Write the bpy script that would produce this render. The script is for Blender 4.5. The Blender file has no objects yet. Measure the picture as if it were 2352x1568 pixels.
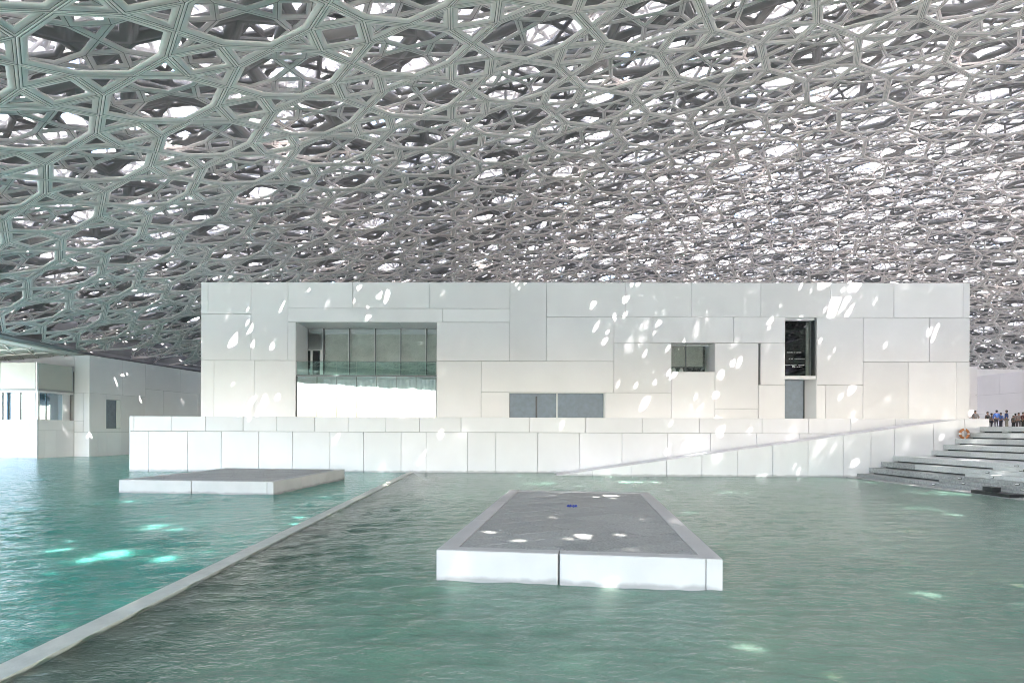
import bpy, bmesh, math, random
import numpy as np
from mathutils import Vector, Matrix

random.seed(7); rng = np.random.default_rng(7)
S = bpy.context.scene
COL = S.collection
R_ = math.radians

# ------------------------------------------------------------------ camera
CAM_Z = 3.2; FPX = 1370.0; PX = 1136.0; HORIZON = 990.0; ROLL = 0.0038    # measured in a 2352-wide frame
cd = bpy.data.cameras.new('camera'); cam = bpy.data.objects.new('camera', cd); COL.objects.link(cam)
cd.sensor_width = 36; cd.lens = FPX/2352*36
cd.shift_x = (1176-PX)/2352; cd.shift_y = (HORIZON-784)/2352
cd.clip_end = 9000; cd.clip_start = .05
cam.location = (0, 0, CAM_Z); cam.rotation_euler = (R_(90), 0, 0)
cam.matrix_world = Matrix.Translation((0, 0, CAM_Z)) @ Matrix.Rotation(R_(90), 4, 'X') @ Matrix.Rotation(ROLL, 4, 'Z')
S.camera = cam

# ------------------------------------------------------------------ sky, sun, exposure
SUN = Vector((.36, -.52, .80)).normalized()
el = math.asin(SUN.z); az = math.atan2(SUN.x, SUN.y)
w = bpy.data.worlds.new('World'); S.world = w; w.use_nodes = True
nt = w.node_tree; nt.nodes.clear()
sk = nt.nodes.new('ShaderNodeTexSky'); sk.sky_type = 'NISHITA'; sk.sun_disc = False
sk.sun_elevation = el; sk.sun_rotation = az; sk.air_density = 1.0; sk.dust_density = 2.0
bg = nt.nodes.new('ShaderNodeBackground'); bg.inputs[1].default_value = .15
ow = nt.nodes.new('ShaderNodeOutputWorld')
nt.links.new(sk.outputs[0], bg.inputs[0]); nt.links.new(bg.outputs[0], ow.inputs[0])
sd = bpy.data.lights.new('sun', 'SUN'); sd.energy = 4.0; sd.angle = R_(.53); sd.color = (1, .96, .9)
so = bpy.data.objects.new('sun', sd); COL.objects.link(so); so.rotation_euler = SUN.to_track_quat('Z', 'Y').to_euler()
S.view_settings.view_transform = 'Standard'; S.view_settings.look = 'None'
S.view_settings.gamma = 1; S.view_settings.use_curve_mapping = False
S.view_settings.exposure = 4.03
cy = S.cycles
cy.use_denoising = True
cy.filter_width = 1.0
cy.max_bounces = 9; cy.diffuse_bounces = 5; cy.glossy_bounces = 4; cy.transparent_max_bounces = 16; cy.transmission_bounces = 6
cy.caustics_reflective = False; cy.caustics_refractive = False
cy.sample_clamp_indirect = 6

# ------------------------------------------------------------------ materials
def mat(name, col, rough=.6, noise=0, nscale=3, rand=0, bump=0, bscale=40, metal=0, spec=.5, col2=None, tide=0):
    m = bpy.data.materials.new(name); m.use_nodes = True
    t = m.node_tree; b = t.nodes['Principled BSDF']; L = t.links
    b.inputs['Roughness'].default_value = rough; b.inputs['Metallic'].default_value = metal
    b.inputs['Specular IOR Level'].default_value = spec
    b.inputs['Base Color'].default_value = (*col, 1)
    tc = t.nodes.new('ShaderNodeTexCoord')
    cur = None
    if noise:
        n = t.nodes.new('ShaderNodeTexNoise'); n.inputs['Scale'].default_value = nscale; n.inputs['Detail'].default_value = 6
        L.new(tc.outputs['Object'], n.inputs['Vector'])
        r = t.nodes.new('ShaderNodeValToRGB')
        c2 = col2 or tuple(c*(1-noise) for c in col)
        r.color_ramp.elements[0].position = .3; r.color_ramp.elements[1].position = .7
        r.color_ramp.elements[0].color = (*c2, 1); r.color_ramp.elements[1].color = (*col, 1)
        L.new(n.outputs['Fac'], r.inputs[0]); cur = r.outputs[0]
    if rand:
        oi = t.nodes.new('ShaderNodeObjectInfo'); hs = t.nodes.new('ShaderNodeHueSaturation')
        mr = t.nodes.new('ShaderNodeMapRange'); mr.inputs[3].default_value = 1-rand; mr.inputs[4].default_value = 1+rand*.4
        L.new(oi.outputs['Random'], mr.inputs[0]); L.new(mr.outputs[0], hs.inputs['Value'])
        if cur: L.new(cur, hs.inputs['Color'])
        else: hs.inputs['Color'].default_value = (*col, 1)
        cur = hs.outputs[0]
    if tide:                                    # damp tide mark with a ragged upper edge where the stone meets the water
        ge = t.nodes.new('ShaderNodeNewGeometry'); sz = t.nodes.new('ShaderNodeSeparateXYZ'); L.new(ge.outputs['Position'], sz.inputs[0])
        n4 = t.nodes.new('ShaderNodeTexNoise'); n4.inputs['Scale'].default_value = 2.2; n4.inputs['Detail'].default_value = 5; L.new(ge.outputs['Position'], n4.inputs['Vector'])
        ad = t.nodes.new('ShaderNodeMath'); ad.operation = 'MULTIPLY_ADD'; L.new(n4.outputs['Fac'], ad.inputs[0]); ad.inputs[1].default_value = -.22; L.new(sz.outputs[2], ad.inputs[2])
        mr4 = t.nodes.new('ShaderNodeMapRange'); mr4.inputs[1].default_value = tide-.11-.05; mr4.inputs[2].default_value = tide-.11+.03; mr4.inputs[3].default_value = .62; mr4.inputs[4].default_value = 1; L.new(ad.outputs[0], mr4.inputs[0])
        mu = t.nodes.new('ShaderNodeMix'); mu.data_type = 'RGBA'; mu.blend_type = 'MULTIPLY'; mu.inputs[0].default_value = 1; L.new(cur, mu.inputs[6]); L.new(mr4.outputs[0], mu.inputs[7]); cur = mu.outputs[2]
    if cur: L.new(cur, b.inputs['Base Color'])
    if bump:
        n2 = t.nodes.new('ShaderNodeTexNoise'); n2.inputs['Scale'].default_value = bscale; n2.inputs['Detail'].default_value = 4
        L.new(tc.outputs['Object'], n2.inputs['Vector'])
        bp = t.nodes.new('ShaderNodeBump'); bp.inputs['Strength'].default_value = bump; bp.inputs['Distance'].default_value = .02
        L.new(n2.outputs['Fac'], bp.inputs['Height']); L.new(bp.outputs[0], b.inputs['Normal'])
    return m

def glass_mat(name, tint, refl, rough=.02, wav=0):
    m = bpy.data.materials.new(name); m.use_nodes = True
    t = m.node_tree; t.nodes.clear(); L = t.links
    o = t.nodes.new('ShaderNodeOutputMaterial'); mx = t.nodes.new('ShaderNodeMixShader')
    tr = t.nodes.new('ShaderNodeBsdfTransparent'); tr.inputs[0].default_value = (*tint, 1)
    g = t.nodes.new('ShaderNodeBsdfGlossy'); g.inputs['Roughness'].default_value = rough; g.inputs[0].default_value = (.92, .97, .96, 1)
    mx.inputs[0].default_value = refl
    if wav:
        tc = t.nodes.new('ShaderNodeTexCoord'); n = t.nodes.new('ShaderNodeTexNoise'); n.inputs['Scale'].default_value = .9
        L.new(tc.outputs['Object'], n.inputs['Vector'])
        bp = t.nodes.new('ShaderNodeBump'); bp.inputs['Strength'].default_value = wav; bp.inputs['Distance'].default_value = .05
        L.new(n.outputs['Fac'], bp.inputs['Height']); L.new(bp.outputs[0], g.inputs['Normal'])
    L.new(tr.outputs[0], mx.inputs[1]); L.new(g.outputs[0], mx.inputs[2]); L.new(mx.outputs[0], o.inputs[0])
    return m

def water_mat(name, body, clear, opaque, rough, outer=None, shoal=False):
    m = bpy.data.materials.new(name); m.use_nodes = True
    t = m.node_tree; t.nodes.clear(); L = t.links
    o = t.nodes.new('ShaderNodeOutputMaterial')
    tc = t.nodes.new('ShaderNodeTexCoord')
    mp = t.nodes.new('ShaderNodeMapping'); mp.inputs['Scale'].default_value = (1, 1.5, 1); mp.inputs['Rotation'].default_value = (0, 0, .25)
    L.new(tc.outputs['Object'], mp.inputs[0])
    n1 = t.nodes.new('ShaderNodeTexNoise'); n1.inputs['Scale'].default_value = 5.0; n1.inputs['Detail'].default_value = 5; n1.inputs['Roughness'].default_value = .6
    L.new(mp.outputs[0], n1.inputs['Vector'])
    b1 = t.nodes.new('ShaderNodeBump'); b1.inputs['Strength'].default_value = .6; b1.inputs['Distance'].default_value = .09
    L.new(n1.outputs['Fac'], b1.inputs['Height'])
    fr = t.nodes.new('ShaderNodeFresnel'); fr.inputs['IOR'].default_value = 1.33; L.new(b1.outputs[0], fr.inputs['Normal'])
    gl = t.nodes.new('ShaderNodeBsdfGlossy'); gl.inputs['Roughness'].default_value = rough; L.new(b1.outputs[0], gl.inputs['Normal'])
    gl.inputs[0].default_value = (1, 1, 1, 1)
    # murky body: part scattering, part see-through to the bed
    n3 = t.nodes.new('ShaderNodeTexNoise'); n3.inputs['Scale'].default_value = .12; n3.inputs['Detail'].default_value = 3
    L.new(tc.outputs['Object'], n3.inputs['Vector'])
    cr = t.nodes.new('ShaderNodeValToRGB'); cr.color_ramp.elements[0].position = .35; cr.color_ramp.elements[1].position = .68
    cr.color_ramp.elements[0].color = (*body[0], 1); cr.color_ramp.elements[1].color = (*body[1], 1)
    L.new(n3.outputs['Fac'], cr.inputs[0])
    colout = cr.outputs[0]
    if outer:  # unseen outer sea turned pale, added to bounce neutral light under the dome
        sp_ = t.nodes.new('ShaderNodeVectorMath'); sp_.operation = 'DISTANCE'; sp_.inputs[1].default_value = (43.2, 69.0, 0); L.new(tc.outputs['Object'], sp_.inputs[0])
        mr = t.nodes.new('ShaderNodeMapRange'); mr.inputs[1].default_value = 86; mr.inputs[2].default_value = 112; L.new(sp_.outputs['Value'], mr.inputs[0])
        mc = t.nodes.new('ShaderNodeMix'); mc.data_type = 'RGBA'; L.new(mr.outputs[0], mc.inputs[0]); L.new(cr.outputs[0], mc.inputs[6]); mc.inputs[7].default_value = (*outer, 1)
        colout = mc.outputs[2]
    df = t.nodes.new('ShaderNodeSubsurfaceScattering'); df.falloff = 'BURLEY'; df.inputs['Scale'].default_value = 1.1; df.inputs['Radius'].default_value = (.7, 1, .9)
    L.new(colout, df.inputs[0]); L.new(b1.outputs[0], df.inputs['Normal'])
    tr = t.nodes.new('ShaderNodeBsdfTransparent'); tr.inputs[0].default_value = (*clear, 1)
    m1 = t.nodes.new('ShaderNodeMixShader'); m1.inputs[0].default_value = opaque
    if shoal:                                   # thinner water over the shoulder of the ledge scatters less
        sx = t.nodes.new('ShaderNodeSeparateXYZ'); L.new(tc.outputs['Object'], sx.inputs[0])
        mr2 = t.nodes.new('ShaderNodeMapRange'); mr2.inputs[1].default_value = -6.3; mr2.inputs[2].default_value = -2.6; mr2.inputs[3].default_value = .12; mr2.inputs[4].default_value = opaque
        L.new(sx.outputs[0], mr2.inputs[0]); L.new(mr2.outputs[0], m1.inputs[0])
    L.new(tr.outputs[0], m1.inputs[1]); L.new(df.outputs[0], m1.inputs[2])
    m2 = t.nodes.new('ShaderNodeMixShader'); L.new(fr.outputs[0], m2.inputs[0]); L.new(m1.outputs[0], m2.inputs[1]); L.new(gl.outputs[0], m2.inputs[2])
    L.new(m2.outputs[0], o.inputs[0])
    return m

M = {}
M['panel'] = mat('white_fibre_concrete', (.86, .835, .855), .55, .06, .35, rand=.08, bump=.05, bscale=60)
M['joint'] = mat('joint_backing', (.42, .42, .43), .8)
M['podium'] = mat('white_podium_concrete', (.72, .70, .735), .5, .06, .5, rand=.05, bump=.08, bscale=50, tide=.13)
M['plat'] = mat('platform_concrete', (.47, .455, .46), .6, .10, 1.2, rand=.04, bump=.15, bscale=30, tide=.10)
M['pave'] = mat('grey_granite_paving', (.40, .395, .39), .7, .40, 24, rand=.13, bump=.2, bscale=80)
M['granite'] = mat('step_granite', (.62, .63, .64), .65, .25, 22, rand=.12, bump=.2, bscale=70)
M['granite_wet'] = mat('weathered_step_granite', (.42, .43, .44), .5, .45, 9, rand=.15, bump=.2, bscale=70)
M['alu'] = mat('grey_aluminium_cladding', (.84, .745, .74), .5, .06, .6, rand=.05, spec=.4)
M['alu_small'] = mat('second_layer_cladding', (.64, .605, .605), .5, .06, .6, spec=.4)
M['gasket'] = mat('dark_joint_gasket', (.13, .13, .13), .8)
M['rim_block'] = mat('rim_block_grey', (.13, .13, .13), .6)
M['alu2'] = mat('inner_aluminium_cladding', (.20, .20, .20), .5, .05, .6, spec=.4)  # same cladding, darkened to put deeper shade between the layers
M['steel'] = mat('white_steel', (.82, .80, .80), .5, .06, .8)
M['eave'] = mat('pale_rim_cladding', (.74, .73, .69), .6, .08, .6)
M['rimdark'] = mat('rim_beam_dark', (.22, .22, .23), .5)
M['dark'] = mat('black_metal', (.015, .015, .018), .4)
M['mull'] = mat('mullion_grey', (.55, .57, .58), .4)
M['mulldark'] = mat('mullion_black', (.03, .035, .04), .4)
M['blind'] = mat('greenish_blind', (.72, .73, .68), .8, .25, .8, bump=.2, bscale=3)
M['blind2'] = mat('beige_blind', (.42, .41, .37), .8, .2, 1.5)
M['bluescreen'] = mat('blue_grey_screen', (.15, .19, .235), .45, .22, 3, bump=.1, bscale=25)
M['interior'] = mat('pale_interior', (.75, .77, .80), .8)
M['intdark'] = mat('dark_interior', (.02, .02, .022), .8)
M['fascia'] = mat('pavilion_screen_box', (.58, .57, .53), .6, .06, .5, rand=.04)
M['glass_upper'] = glass_mat('balcony_glass', (.96, .97, .97), .08, .01, .25)
M['glass_lower'] = glass_mat('reflective_glass', (.88, .92, .95), .12, .01, .05)
M['glass_rail'] = glass_mat('railing_glass', (.80, .90, .88), .10, .01)
M['glass_black'] = mat('black_glass', (.004, .004, .006), .02, spec=.6)
M['glass_sky'] = glass_mat('pavilion_glass', (.7, .8, .88), .22, .01, .05)
M['ledge'] = mat('ledge_stone', (.48, .49, .455), .6, .18, 3, bump=.3, bscale=18)
M['bed'] = mat('pale_seabed', (.55, .52, .42), .9, .35, .35)
M['bed_pool'] = mat('pool_bed', (.50, .47, .38), .9, .35, .4)
M['ledge_shade'] = mat('ledge_shade_slope', (.035, .035, .035), .9, .4, 2)
M['sea'] = water_mat('turquoise_water', ((.05, .33, .275), (.11, .405, .34)), (.40, .86, .76), .66, .08, (.43, .42, .385))
M['pool'] = water_mat('grey_green_water', ((.13, .30, .225), (.22, .385, .295)), (.68, .84, .70), .62, .12, None, True)
def perf_mat():
    m = bpy.data.materials.new('perforated_white_panel'); m.use_nodes = True
    t = m.node_tree; t.nodes.clear(); L = t.links
    o = t.nodes.new('ShaderNodeOutputMaterial'); tl = t.nodes.new('ShaderNodeBsdfTranslucent'); df = t.nodes.new('ShaderNodeBsdfDiffuse'); tr = t.nodes.new('ShaderNodeBsdfTransparent')
    tl.inputs[0].default_value = (.75, .74, .73, 1); df.inputs[0].default_value = (.8, .8, .8, 1)
    a = t.nodes.new('ShaderNodeMixShader'); a.inputs[0].default_value = .60; b = t.nodes.new('ShaderNodeMixShader'); b.inputs[0].default_value = .05
    L.new(tl.outputs[0], a.inputs[1]); L.new(df.outputs[0], a.inputs[2]); L.new(a.outputs[0], b.inputs[1]); L.new(tr.outputs[0], b.inputs[2]); L.new(b.outputs[0], o.inputs[0])
    return m
M['perf'] = perf_mat()
M['orange'] = mat('orange_ring', (.46, .17, .06), .5, .2, 6)
M['white'] = mat('white_paint', (.8, .8, .8), .5)
M['blue'] = mat('blue_cloth', (.02, .04, .25), .7)
M['gravel'] = mat('roof_gravel', (.22, .21, .20), .9, .3, 4)
M['ground_dark'] = mat('unseen_ground_dark', (.11, .11, .11), .8, .3, 2)
M['plaza'] = mat('plaza_stone', (.45, .45, .44), .7, .2, 2)
M['skin'] = mat('skin', (.35, .2, .14), .6)

# ------------------------------------------------------------------ helpers
def mesh_obj(name, V, F, m, parent=None, kind=None, smooth=False):
    me = bpy.data.meshes.new(name); me.from_pydata(V, [], F); me.update()
    if m: me.materials.append(m)
    o = bpy.data.objects.new(name, me); COL.objects.link(o)
    if parent: o.parent = parent
    if kind: o['kind'] = kind
    if smooth: me.polygons.foreach_set('use_smooth', [True]*len(me.polygons))
    return o

def fast_mesh(name, V, quads, m, parent=None, kind=None, m2=None, mi=None):
    """V (n,3) float array, quads (k,4) int array"""
    me = bpy.data.meshes.new(name)
    me.vertices.add(len(V)); me.vertices.foreach_set('co', np.asarray(V, np.float32).ravel())
    k = len(quads)
    me.loops.add(4*k); me.loops.foreach_set('vertex_index', np.asarray(quads, np.int32).ravel())
    me.polygons.add(k); me.polygons.foreach_set('loop_start', np.arange(0, 4*k, 4, dtype=np.int32))
    me.update(calc_edges=True); me.materials.append(m)
    if m2: me.materials.append(m2); me.polygons.foreach_set('material_index', np.asarray(mi, np.int32))
    o = bpy.data.objects.new(name, me); COL.objects.link(o)
    if parent: o.parent = parent
    if kind: o['kind'] = kind
    return o

def thing(name, label, cat, loc=(0, 0, 0), group=None):
    o = bpy.data.objects.new(name, None); COL.objects.link(o); o.location = loc; o.empty_display_size = .3
    o['label'] = label; o['category'] = cat
    if group: o['group'] = group
    return o

def tag(o, label, cat, group=None):
    o['label'] = label; o['category'] = cat
    if group: o['group'] = group
    return o

BOXF = [(0, 3, 2, 1), (4, 5, 6, 7), (0, 1, 5, 4), (1, 2, 6, 5), (2, 3, 7, 6), (3, 0, 4, 7)]
class Frame:
    """u along the face (to the right), w into the depth, z up"""
    def __init__(s, x, y, ang):
        s.p = np.array([x, y, 0.]); s.e = np.array([math.cos(ang), math.sin(ang), 0]); s.n = np.array([-math.sin(ang), math.cos(ang), 0])
    def __call__(s, u, w, z):
        q = s.p + s.e*u + s.n*w; return (q[0], q[1], z)
WORLD = Frame(0, 0, 0)

class MB:
    def __init__(s, fr=WORLD): s.V = []; s.F = []; s.fr = fr
    def box(s, u0, u1, w0, w1, z0, z1):
        b = len(s.V); f = s.fr
        s.V += [f(u0, w0, z0), f(u1, w0, z0), f(u1, w1, z0), f(u0, w1, z0), f(u0, w0, z1), f(u1, w0, z1), f(u1, w1, z1), f(u0, w1, z1)]
        s.F += [tuple(b+i for i in q) for q in BOXF]; return s
    def bevbox(s, u0, u1, w0, w1, z0, z1, c=.015):
        """box with chamfered front (w0) edges"""
        b = len(s.V); f = s.fr
        s.V += [f(u0+c, w0, z0+c), f(u1-c, w0, z0+c), f(u1-c, w0, z1-c), f(u0+c, w0, z1-c)]
        s.V += [f(u0, w0+c, z0), f(u1, w0+c, z0), f(u1, w0+c, z1), f(u0, w0+c, z1)]
        s.V += [f(u0, w1, z0), f(u1, w1, z0), f(u1, w1, z1), f(u0, w1, z1)]
        s.F += [(b, b+1, b+2, b+3), (b+8, b+11, b+10, b+9)]
        for k in (0, 4):
            for i in range(4):
                j = (i+1) % 4
                s.F.append((b+k+4+i, b+k+4+j, b+k+j, b+k+i))
        return s
    def prism(s, poly, w0, w1):
        """poly [(u,z)] counter-clockwise seen from -w"""
        b = len(s.V); n = len(poly)
        s.V += [s.fr(u, w0, z) for u, z in poly] + [s.fr(u, w1, z) for u, z in poly]
        s.F.append(tuple(b+i for i in range(n))); s.F.append(tuple(b+n+i for i in reversed(range(n))))
        for i in range(n):
            j = (i+1) % n; s.F.append((b+i, b+n+i, b+n+j, b+j))
        return s
    def slab(s, poly, z0, z1):
        """poly [(u,w)] counter-clockwise from above"""
        b = len(s.V); n = len(poly)
        s.V += [s.fr(u, w_, z1) for u, w_ in poly] + [s.fr(u, w_, z0) for u, w_ in poly]
        s.F.append(tuple(b+i for i in range(n))); s.F.append(tuple(b+n+i for i in reversed(range(n))))
        for i in range(n):
            j = (i+1) % n; s.F.append((b+i, b+n+i, b+n+j, b+j))
        return s
    def bar(s, a, b_, r, up=(0, 0, 1)):
        a = Vector(a); c = Vector(b_); d = (c-a).normalized(); x = d.cross(Vector(up))
        if x.length < 1e-4: x = d.cross(Vector((1, 0, 0)))
        x.normalize(); y = x.cross(d); k = len(s.V)
        for p in (a, c):
            for sx, sy in ((-1, -1), (1, -1), (1, 1), (-1, 1)): s.V.append(tuple(p + x*r*sx + y*r*sy))
        s.F += [tuple(k+i for i in q) for q in BOXF]; return s
    def build(s, name, m, parent=None, kind=None): return mesh_obj(name, s.V, s.F, m, parent, kind)

def wall_with_holes(mb, u0, u1, z0, z1, w0, w1, holes):
    us = sorted({u0, u1} | {h[0] for h in holes} | {h[2] for h in holes}); us = [u for u in us if u0 <= u <= u1]
    for a, b in zip(us[:-1], us[1:]):
        zs = sorted([(h[1], h[3]) for h in holes if h[0] < (a+b)/2 < h[2]]); z = z0
        for ha, hb in zs:
            if ha > z: mb.box(a, b, w0, w1, z, ha)
            z = max(z, hb)
        if z < z1: mb.box(a, b, w0, w1, z, z1)

# reading positions off the survey of the photograph (2500-wide pixels) onto real planes
K = 2352/2500
def hor(x): return HORIZON + ROLL*(x-1176)
def pu(fr, xs, w0=0):                       # u on the frame's plane
    k = (xs*K-PX)/FPX; p = fr.p + fr.n*w0
    return (k*p[1]-p[0])/(fr.e[0]-k*fr.e[1])
def pz(fr, xs, ys, w0=0):                   # height on the frame's plane
    u = pu(fr, xs, w0); Y = (fr.p + fr.n*w0 + fr.e*u)[1]
    return CAM_Z + (hor(xs*K)-ys*K)*Y/FPX
def snap(vals, tol=.09):
    out = {}; cl = []
    for v in sorted(vals):
        if cl and v-cl[-1][-1] < tol: cl[-1].append(v)
        else: cl.append([v])
    for c in cl:
        mval = sum(c)/len(c)
        for v in c: out[v] = mval
    return out

# ------------------------------------------------------------------ setting: water and beds
NW = 46
lam = np.exp(rng.uniform(math.log(.30), math.log(1.5), NW)); ang = rng.normal(R_(-80), .55, NW); ph = rng.uniform(0, 6.28, NW)
amp = .0040*lam**.8
def waves(x, y):
    z = np.zeros_like(x)
    for l, a, p, h in zip(lam, ang, ph, amp):
        q = 2*math.pi/l
        s_ = np.sin(q*(x*math.cos(a)+y*math.sin(a))+p)
        z += h*(s_ + .35*(s_*s_-.5))
    z *= .72+.3*np.sin(.31*x+.17*y+1.)*np.sin(.13*x-.29*y)+.22*np.sin(.9*x+.23*y)*np.sin(.5*y-.4*x+2)
    d = np.hypot(x, y); return z*np.clip((140-d)/80, 0, 1)
def graded(lo, hi, c, d0, g):
    out = [c]; v = c
    while v < hi: v += max(d0, g*abs(v-c)); out.append(min(v, hi))
    left = []; v = c
    while v > lo: v -= max(d0, g*abs(v-c)); left.append(max(v, lo))
    return np.array(sorted(set(left+out)))
def water_sheet(xs, ys, z0=0):
    X, Y = np.meshgrid(xs, ys); Z = waves(X, Y)+z0
    V = np.stack([X, Y, Z], -1).reshape(-1, 3); nx, ny = len(xs), len(ys)
    i = np.arange(nx-1)[None]+np.arange(ny-1)[:, None]*nx
    return V, np.stack([i, i+1, i+1+nx, i+nx], -1).reshape(-1, 4)
YS = graded(-3500, 3500, 6., .09, .016)
XL = -6.42
v1, q1 = water_sheet(graded(-3500, XL, XL, .13, .022), graded(-3500, 3500, 10., .12, .022))
v2 = np.array([(XL, -3500, 0), (3500, -3500, 0), (3500, -30, 0), (XL, -30, 0), (XL, 47.5, 0), (3500, 47.5, 0), (3500, 3500, 0), (XL, 3500, 0),
               (70, -30, 0), (3500, -30, 0), (3500, 47.5, 0), (70, 47.5, 0)], float)
sea = fast_mesh('sea', np.vstack([v1, v2]), np.vstack([q1, np.array([(0, 1, 2, 3), (4, 5, 6, 7), (8, 9, 10, 11)])+len(v1)]), M['sea'], kind='structure')
yp = YS[(YS > -30) & (YS < 47)]; yp = np.concatenate([[-30], yp, [47.5]])
v3, q3 = water_sheet(graded(XL, 70, 0., .10, .016), yp)
pool = fast_mesh('pool_water', v3, q3, M['pool'], kind='structure')
for o in (sea, pool): o.data.polygons.foreach_set('use_smooth', [True]*len(o.data.polygons))
mesh_obj('seabed', [(-3500, -3500, -2.6), (XL-.2, -3500, -2.6), (XL-.2, 3500, -2.6), (-3500, 3500, -2.6)], [(0, 1, 2, 3)], M['bed'], kind='structure')
mesh_obj('pool_bed', [(XL+.2, -3500, -2.2), (3500, -3500, -2.2), (3500, 3500, -2.2), (XL+.2, 3500, -2.2)], [(0, 1, 2, 3)], M['bed_pool'], kind='structure')

# ------------------------------------------------------------------ lattice dome
DC = np.array([43.2, 69.0]); DR = 92.6; DH = 12.5; DA = 30.5
RS = (DR*DR+(DA-DH)**2)/(2*(DA-DH)); DCZ = DA-RS
def dome_pt(x, y, up):
    dx, dy = x-DC[0], y-DC[1]; r2 = dx*dx+dy*dy
    dz = np.sqrt(np.maximum(RS*RS-r2, 1)); s_ = (RS+up)/RS
    return np.stack([DC[0]+dx*s_, DC[1]+dy*s_, DCZ+dz*s_], -1)
def inset(poly, d):
    n = len(poly); out = []
    for i in range(n):
        p0, p1, p2 = poly[i-1], poly[i], poly[(i+1) % n]
        d1 = (p1-p0)/np.linalg.norm(p1-p0); d2 = (p2-p1)/np.linalg.norm(p2-p1)
        n1 = np.array([-d1[1], d1[0]]); n2 = np.array([-d2[1], d2[0]])
        bis = (n1+n2); bis /= bis@n1
        out.append(p1+bis*d)
    return np.array(out)
SEG = []                       # section segment of every face of the last template
def ring_template(polys, section, kw=1.0, tri=.84):
    SEG.clear(); V = []; F = []; ns = len(section)
    for poly in polys:
        poly = np.asarray(poly, float); n = len(poly); b = len(V); sc_ = kw*(tri if n == 3 else 1)
        for d, up in section:
            for p in inset(poly, max(d*sc_, .001)): V.append((p[0], p[1], up*(.45+.55*kw)))
        for k in range(ns):
            k2 = (k+1) % ns
            if k2 == 0 and section[0] == section[-1]: continue
            for i in range(n):
                j = (i+1) % n
                F.append((b+k*n+i, b+k*n+j, b+k2*n+j, b+k2*n+i)); SEG.append(k)
    return np.array(V), np.array(F)
def star_octagon(a):
    h = a/2; t = h+a*math.sqrt(3)/2
    sq = [(-h, -h), (h, -h), (h, h), (-h, h)]
    tris = [[(h, -h), (t, 0), (h, h)], [(h, h), (0, t), (-h, h)], [(-h, h), (-t, 0), (-h, -h)], [(-h, -h), (0, -t), (h, -h)]]
    P = 2*t
    oc = [(h, h), (t, 0), (P-h, h), (P, t), (P-h, P-h), (t, P), (h, P-h), (0, t)]
    oc = [(t, 0), (P-h, h), (P, t), (P-h, P-h), (t, P), (h, P-h), (0, t), (h, h)]
    return [sq]+tris, [oc], P
SEC_MAIN = [(.001, .115), (.001, .06), (.016, .06), (.016, 0), (.115, 0), (.115, .05), (.145, .05), (.145, .003), (.38, .055), (.38, .115)]
GROOVE_MAIN = (1, 2, 4, 5, 6); GROOVE_SMALL = (1, 2)
def SEC(wd, dp): return [(.001, dp), (.001, .03), (.014, .03), (.014, 0), (wd*.5, 0), (wd, dp*.4), (wd, dp)]
def SECS(wd, dp): return [(.001, dp), (.001, 0), (wd*.5, 0), (wd, dp*.4), (wd, dp)]
def layer(off, ax, ay, rot, org, section, rmax, rmin=0, rw=(8, 66), kmin=.38):
    a = (ax+ay)/2
    st, oc, P = star_octagon(a); c, s_ = math.cos(rot), math.sin(rot)
    nI = int(2*rmax/(P*min(ax, ay)/a))+3
    I, J = np.meshgrid(np.arange(-nI, nI+1), np.arange(-nI, nI+1)); I = I.ravel(); J = J.ravel()
    def place(T, T0, cu, cv):
        ucc = (cu+I*P)*ax/a; vcc = (cv+J*P)*ay/a
        cx = org[0]+c*ucc-s_*vcc; cy_ = org[1]+s_*ucc+c*vcc
        r = np.hypot(cx-DC[0], cy_-DC[1]); ok = (r < rmax) & (r >= rmin)
        kr = np.clip((r[ok]-rw[0])/(rw[1]-rw[0]), 0, 1)[:, None]      # members grow from the crown towards the rim
        tu, tv, tz = (T0[:, q][None]+(T[:, q]-T0[:, q])[None]*kr for q in range(3))
        u = (tu+I[ok][:, None]*P)*ax/a; v = (tv+J[ok][:, None]*P)*ay/a
        W = dome_pt(org[0]+c*u-s_*v, org[1]+s_*u+c*v, off+tz)
        return W, np.stack([cx[ok], cy_[ok]], -1)
    TS, FS = ring_template(st, section); sS = list(SEG); TO, FO = ring_template(oc, section); sO = list(SEG)
    TS0, _ = ring_template(st, section, kmin); TO0, _ = ring_template(oc, section, kmin)
    Ws, Cs = place(TS, TS0, 0, 0); Wo, Co = place(TO, TO0, P/2, P/2)
    return (Ws, FS, Cs, sS), (Wo, FO, Co, sO)
def joined(name, packs, m, parent, kind='stuff'):
    V = []; Q = []; b = 0
    for W, F in packs:
        n, k = W.shape[0], W.shape[1]
        if n == 0: continue
        V.append(W.reshape(-1, 3)); Q.append((F[None]+(np.arange(n)*k)[:, None, None]+b).reshape(-1, 4)); b += n*k
    return fast_mesh(name, np.vstack(V), np.vstack(Q), m, parent, kind)
def visible_rank(C, off):
    P = dome_pt(C[:, 0], C[:, 1], off)
    with np.errstate(all='ignore'):
        px = PX+FPX*P[:, 0]/P[:, 1]; py = HORIZON-FPX*(P[:, 2]-CAM_Z)/P[:, 1]
    vis = (P[:, 1] > 3) & (px > -120) & (px < 2480) & (py > -160)
    hid = (px > 480) & (px < 2205) & (py > 655)
    d = np.linalg.norm(P-np.array([0, 0, CAM_Z]), axis=1)
    return np.argsort(np.where(vis & ~hid, d, 1e4+d)), int((vis & ~hid).sum())

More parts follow.
